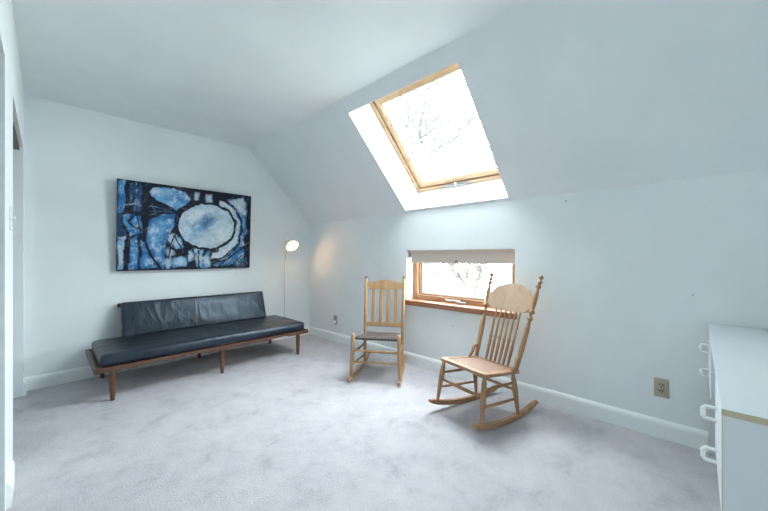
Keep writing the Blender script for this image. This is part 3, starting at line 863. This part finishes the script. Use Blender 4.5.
# crest: a broad shaped board, bowed slightly backwards
half = [(0.209 * a_, b_ - 0.018) for a_, b_ in ((0, 0.584), (0.60, 0.588), (0.73, 0.600), (0.80, 0.628), (0.88, 0.640), (1, 0.645), (1, 0.762), (0.90, 0.772), (0.81, 0.785), (0.76, 0.800), (0.72, 0.828), (0.64, 0.850), (0.55, 0.862), (0.46, 0.868), (0.38, 0.884), (0.2, 0.896), (0, 0.900))]
nrm = (ptp[1] - pb[1]).normalized().cross(Vector((0, 1, 0))).normalized()
bm = bmesh.new()
def crest_pt(y, s, off):
    bow = -0.022 * (1 - (y / 0.21) ** 2)
    p = bpt(s, y)
    return Vector((p.x + bow, p.y, p.z)) + nrm * off
lowp = half[:6]; upp = half[:5:-1]
NCY, NCS = 60, 6
sheets = []
for off in (0.009, -0.009):
    g_ = []
    for a_ in range(NCY + 1):
        y = -0.209 + 0.418 * a_ / NCY
        lo_ = float(np.interp(abs(y), [p[0] for p in lowp], [p[1] for p in lowp]))
        hi_ = float(np.interp(abs(y), [p[0] for p in upp], [p[1] for p in upp]))
        g_.append([bm.verts.new(crest_pt(y, lo_ + (hi_ - lo_) * b_ / NCS, off)) for b_ in range(NCS + 1)])
    sheets.append(g_)
Fs, Bs = sheets
for a_ in range(NCY):
    for b_ in range(NCS):
        bm.faces.new((Fs[a_][b_], Fs[a_ + 1][b_], Fs[a_ + 1][b_ + 1], Fs[a_][b_ + 1]))
        bm.faces.new((Bs[a_][b_], Bs[a_][b_ + 1], Bs[a_ + 1][b_ + 1], Bs[a_ + 1][b_]))
    for b_ in (0, NCS):
        bm.faces.new((Fs[a_][b_], Bs[a_][b_], Bs[a_ + 1][b_], Fs[a_ + 1][b_]))
for a_ in (0, NCY):
    for b_ in range(NCS):
        bm.faces.new((Fs[a_][b_], Fs[a_][b_ + 1], Bs[a_][b_ + 1], Bs[a_][b_]))
obj('crest_rail', bm, 'oak_crest', c2, True, 30)
# spindles
SPN = [(0, 0.007), (0.08, 0.009), (0.30, 0.0115), (0.42, 0.0095), (0.46, 0.012), (0.50, 0.0085), (0.75, 0.0075), (0.93, 0.0065), (1, 0.0065)]
for k in range(6):
    f = (k - 2.5) / 2.5
    obj('spindle', turned((-0.176, f * 0.095, seat_z(-0.176) + 0.012), crest_pt(f * 0.106, 0.575, 0.0), SPN, 8), OK2, c2, True)
# bent hip brackets between post and seat
for s in (1, -1):
    a0 = pb[s].lerp(ptp[s], 0.125)
    pts = [a0 + Vector((0.0, 0, 0.0)), a0 + Vector((0.024, s * 0.006, 0.006)), a0 + Vector((0.044, s * 0.010, -0.010)), a0 + Vector((0.060, s * 0.012, -0.048)), Vector((-0.095, s * 0.190, seat_z(-0.095) + 0.016))]
    obj('hip_bracket', tube(pts, [0.010, 0.0115, 0.012, 0.0115, 0.010], 10), OK2, c2, True)
# rungs
RUN = [(0, 0.0075), (0.5, 0.0105), (1, 0.0075)]
for s in (1, -1):
    for ta, tb in ((0.30, 0.24), (0.66, 0.62)):
        obj('rung', turned(fl2[s].lerp(fl2b[s], ta), rl2[s].lerp(rl2b[s], tb), RUN, 10), OK2, c2, True)
obj('rung', turned(fl2[1].lerp(fl2b[1], 0.46), fl2[-1].lerp(fl2b[-1], 0.46), [(0, 0.0085), (0.5, 0.0125), (1, 0.0085)], 10), OK2, c2, True)
obj('rung', turned(rl2[1].lerp(rl2b[1], 0.42), rl2[-1].lerp(rl2b[-1], 0.42), RUN, 10), OK2, c2, True)

# --- small slat-back sewing rocker
c1 = thing('rocking_chair', 'smaller slat-back rocking chair with a dark woven seat near the corner', 'rocking chair', (2.188, 2.161, 0), math.radians(213.8))
OK1 = 'oak_light'
fa, fb_, ra, rt = {}, {}, {}, {}
for s in (1, -1):
    fa[s] = Vector((0.190, s * 0.206, 0.422)); fb_[s] = Vector((0.212, s * 0.219, 0.022))
    ra[s] = Vector((-0.160, s * 0.186, 0.022)); rt[s] = Vector((-0.300, s * 0.199, 0.885))
    obj('leg', turned(fa[s], fb_[s], [(0, 0.008), (0.012, 0.0145), (0.05, 0.0165), (0.5, 0.0165), (0.9, 0.0145), (1, 0.013)]), OK1, c1, True)
    p_ = obj('back_post', turned(ra[s], rt[s], [(0, 0.0135), (0.1, 0.016), (0.5, 0.0165), (0.9, 0.0145), (0.995, 0.012), (1, 0.010)]), OK1, c1, True)
    e_ = (rt[s] - ra[s]).normalized()
    obj('finial', turned(rt[s] - e_ * 0.004, rt[s] + e_ * 0.022, [(0, 0.007), (0.2, 0.013), (0.55, 0.0145), (0.85, 0.010), (1, 0.003)], 12), 'dark_cap', p_, True)
    arc_rocker(0.03, 1.7, 0.290, -0.40, 0.224, 0.190, 0.030, 0.024, c1, OK1, s)
def rp(z, y):
    t_ = (z - ra[1].z) / (rt[1].z - ra[1].z)
    c = ra[1].lerp(rt[1], t_)
    return Vector((c.x, y, z))
# crest rail with a low hump, lower rail and four slats
hw = 0.188
cr_poly = [(-hw, 0.775), (hw, 0.775), (hw, 0.842), (0.10, 0.846), (0.07, 0.862), (0.04, 0.869), (-0.04, 0.869), (-0.07, 0.862), (-0.10, 0.846), (-hw, 0.842)]
obj('crest_rail', prism(cr_poly, -0.009, 0.009, lambda u, v, hh: rp(v, u) + Vector((hh, 0, 0)), 0.003), OK1, c1)
obj('lower_rail', prism([(-hw, 0.402), (hw, 0.402), (hw, 0.446), (-hw, 0.446)], -0.009, 0.009, lambda u, v, hh: rp(v, u) + Vector((hh, 0, 0)), 0.003), OK1, c1)
for k in range(4):
    yc = (k - 1.5) * 0.0765
    obj('slat', prism([(yc - 0.0165, 0.438), (yc + 0.0165, 0.438), (yc + 0.0165, 0.783), (yc - 0.0165, 0.783)], -0.005, 0.005, lambda u, v, hh: rp(v, u) + Vector((hh, 0, 0)), 0.002), OK1, c1)
# woven seat, wrapped over its rails and sagging in the middle
bm = bmesh.new()
NS = 14
def wseat(a_, b_, top):
    x = -0.195 + 0.385 * a_
    w = 0.172 + (0.198 - 0.172) * a_
    y = (2 * b_ - 1) * w
    ed = min(a_, 1 - a_, b_, 1 - b_)
    rr = min(1.0, ed / 0.07)
    z = 0.338 + 0.040 * a_ + (0.018 * math.sqrt(max(0, 1 - (1 - rr) ** 2)) if top else -0.016 * math.sqrt(max(0, 1 - (1 - rr) ** 2)))
    if top: z -= 0.014 * (1 - (2 * a_ - 1) ** 2) * (1 - (2 * b_ - 1) ** 2)
    return (x, y, z)
gr = [0, 0.015, 0.04, 0.07] + [0.07 + 0.86 * k / 10 for k in range(1, 10)] + [0.93, 0.96, 0.985, 1.0]
ng = len(gr)
T_ = [[bm.verts.new(wseat(a_, b_, True)) for b_ in gr] for a_ in gr]
U_ = [[T_[i][j] if i in (0, ng - 1) or j in (0, ng - 1) else bm.verts.new(wseat(gr[i], gr[j], False)) for j in range(ng)] for i in range(ng)]
for i in range(ng - 1):
    for j in range(ng - 1):
        bm.faces.new((T_[i][j], T_[i + 1][j], T_[i + 1][j + 1], T_[i][j + 1]))
        q = [U_[i][j], U_[i][j + 1], U_[i + 1][j + 1], U_[i + 1][j]]
        if len(set(q)) == 4:
            try: bm.faces.new(q)
            except ValueError: pass
obj('seat', bm, 'rush', c1, True)
R1 = [(0, 0.008), (0.5, 0.0095), (1, 0.008)]
def lz(tbl, s, z, lo, hi):
    t_ = (z - lo[s].z) / (hi[s].z - lo[s].z); return lo[s].lerp(hi[s], t_)
for z in (0.272, 0.172):
    obj('rung', turned(lz(0, 1, z, fb_, fa), lz(0, -1, z, fb_, fa), R1, 10), OK1, c1, True)
obj('rung', turned(lz(0, 1, 0.150, ra, rt), lz(0, -1, 0.150, ra, rt), R1, 10), OK1, c1, True)
for s in (1, -1):
    for zf, zr in ((0.245, 0.235), (0.140, 0.130)):
        obj('rung', turned(lz(0, s, zf, fb_, fa), lz(0, s, zr, ra, rt), R1, 10), OK1, c1, True)

# ------------------------------------------------------------------ white desk with two hanging drawer banks
dk = thing('desk', 'white laminate desk with drawer banks and loop handles against the knee wall', 'desk', (1.90, -0.31, 0))
def kx(name, x0, x1, y0, y1, z0, z1, mat, par=None, bev=0.0015):
    return obj(name, box(x0 - 1.90, x1 - 1.90, y0 + 0.31, y1 + 0.31, z0, z1, bev), mat, par or dk)
KX0, KX1, KY0, KY1, KZ = 1.186, 2.612, -0.575, -0.043, 0.733
kx('top', KX0 + 0.001, KX1, KY0, KY1, KZ - 0.017, KZ, 'white_laminate')
kx('top_edge_band', KX0 - 0.0005, KX0 + 0.001, KY0, KY1 - 0.001, KZ - 0.0165, KZ - 0.001, 'tan_edge', bev=0)
for xa in (KX0 + 0.002, KX1 - 0.020):
    sp = kx('side_panel', xa, xa + 0.017, KY0, KY1 - 0.0035, 0.0, KZ - 0.0175, 'side_laminate')
    kx('edge_band', xa + 0.0005, xa + 0.0165, KY1 - 0.0035, KY1 - 0.0025, 0.0, KZ - 0.0175, 'tan_edge', sp, 0)
kx('back_panel', KX0 + 0.02, KX1 - 0.02, KY0, KY0 + 0.012, 0.30, KZ - 0.0175, 'side_laminate')
def loop_handle(par, xc, zc):
    yb = KY1 + 0.31
    pts = [(xc - 1.90, yb, zc - 0.018 ), (xc - 1.90, yb + 0.026, zc - 0.018), (xc - 1.90, yb + 0.031, zc - 0.012), (xc - 1.90, yb + 0.031, zc + 0.012), (xc - 1.90, yb + 0.026, zc + 0.018), (xc - 1.90, yb, zc + 0.018)]
    obj('handle', tube(pts, 0.0055, 8), 'white_enamel', par, True, 60)
for xa, xb, xh in ((KX0 + 0.021, 1.60, 1.39), (2.13, KX1 - 0.021, 2.34)):
    kx('drawer_case', xa, xb, KY0 + 0.02, KY1 - 0.02, 0.452, KZ - 0.019, 'side_laminate')
    for z0, z1 in ((0.455, 0.580), (0.584, 0.712)):
        d_ = kx('drawer', xa + 0.001, xb - 0.001, KY1 - 0.019, KY1 - 0.001, z0, z1, 'white_laminate')
        loop_handle(d_, xh, 0.52 if z0 < 0.5 else 0.645)

# ------------------------------------------------------------------ outdoors: lawn, fence, bare trees
GZ = -2.9
gd = obj('ground', box(3.4, 120, -90, 90, GZ - 0.3, GZ), 'dry_lawn'); struct(gd, 'pale dormant lawn outside the window')

def bare_tree(label, loc, height, seed, lean=(0, 0), levels=5, fork=0.32, rmin=0.012, mat='bark'):
    """trunk, then five main limbs that fork again and again; lean pushes the crown sideways"""
    rnd = random.Random(seed)
    root = thing('bare_tree', label, 'tree', loc)
    def grow(bm, p, d, L, r, lev):
        n = 4
        pts = [p.copy()]; rad = [r]
        q = p.copy(); dd = d.copy()
        for k in range(n):
            dd = (dd + Vector((rnd.gauss(0, 0.12) + lean[0] * 0.04, rnd.gauss(0, 0.12) + lean[1] * 0.04, rnd.gauss(0.03, 0.08)))).normalized()
            q = q + dd * L / n
            pts.append(q.copy()); rad.append(max(rmin, r * (1 - 0.42 * (k + 1) / n)))
        add_tube(bm, pts, rad, 6 if lev > 2 else 4, cap=False)
        if lev <= 0: return
        for k in range(rnd.randint(2, 3)):
            i = rnd.randint(1, n)
            side = Vector((rnd.gauss(0, 1), rnd.gauss(0, 1), rnd.gauss(0.15, 0.55)))
            nd = (dd * 0.85 + side.normalized() * rnd.uniform(0.5, 0.9)).normalized()
            grow(bm, pts[i], nd, L * rnd.uniform(0.55, 0.78), max(rmin, rad[i] * rnd.uniform(0.5, 0.7)), lev - 1)
        grow(bm, pts[-1], dd, L * 0.72, rad[-1] * 0.9, lev - 1)
    tb = bmesh.new()
    th_ = height * fork
    base = Vector((0, 0, -0.05)); top = Vector((lean[0] * 0.3, lean[1] * 0.3, th_))
    r0_ = height * 0.012
    add_tube(tb, [base, base.lerp(top, 0.5) + Vector((0.05, 0, 0)), top], [r0_ * 1.3, r0_, r0_ * 0.9], 10)
    obj('trunk', tb, mat, root, True)
    for k in range(5):
        a_ = k * 2 * PI / 5 + rnd.uniform(-0.4, 0.4)
        d = Vector((math.cos(a_) * 0.6 + lean[0] * 0.3, math.sin(a_) * 0.6 + lean[1] * 0.3, 1.0)).normalized()
        b_ = bmesh.new()
        grow(b_, top - Vector((0, 0, rnd.uniform(0, th_ * 0.25))), d, height * 0.23, r0_ * 0.55, levels - 1)
        obj('branch', b_, mat, root)
    return root
bare_tree('leafless tree spreading its branches across the skylight view', (5.3, 4.75, GZ), 10.0, 5, (0.9, -0.9), 5, 0.42, 0.013)
bare_tree('leafless pale-barked tree seen low through the window', (15.0, 7.9, GZ), 6.5, 11, (-0.3, 0.6), 5, 0.36, 0.020, 'pale_bark')
bare_tree('leafless tree farthest across the lawn beyond the window', (23.0, 16.2, GZ), 8.0, 21, (0.0, -0.4), 5, 0.35, 0.03, 'pale_bark')
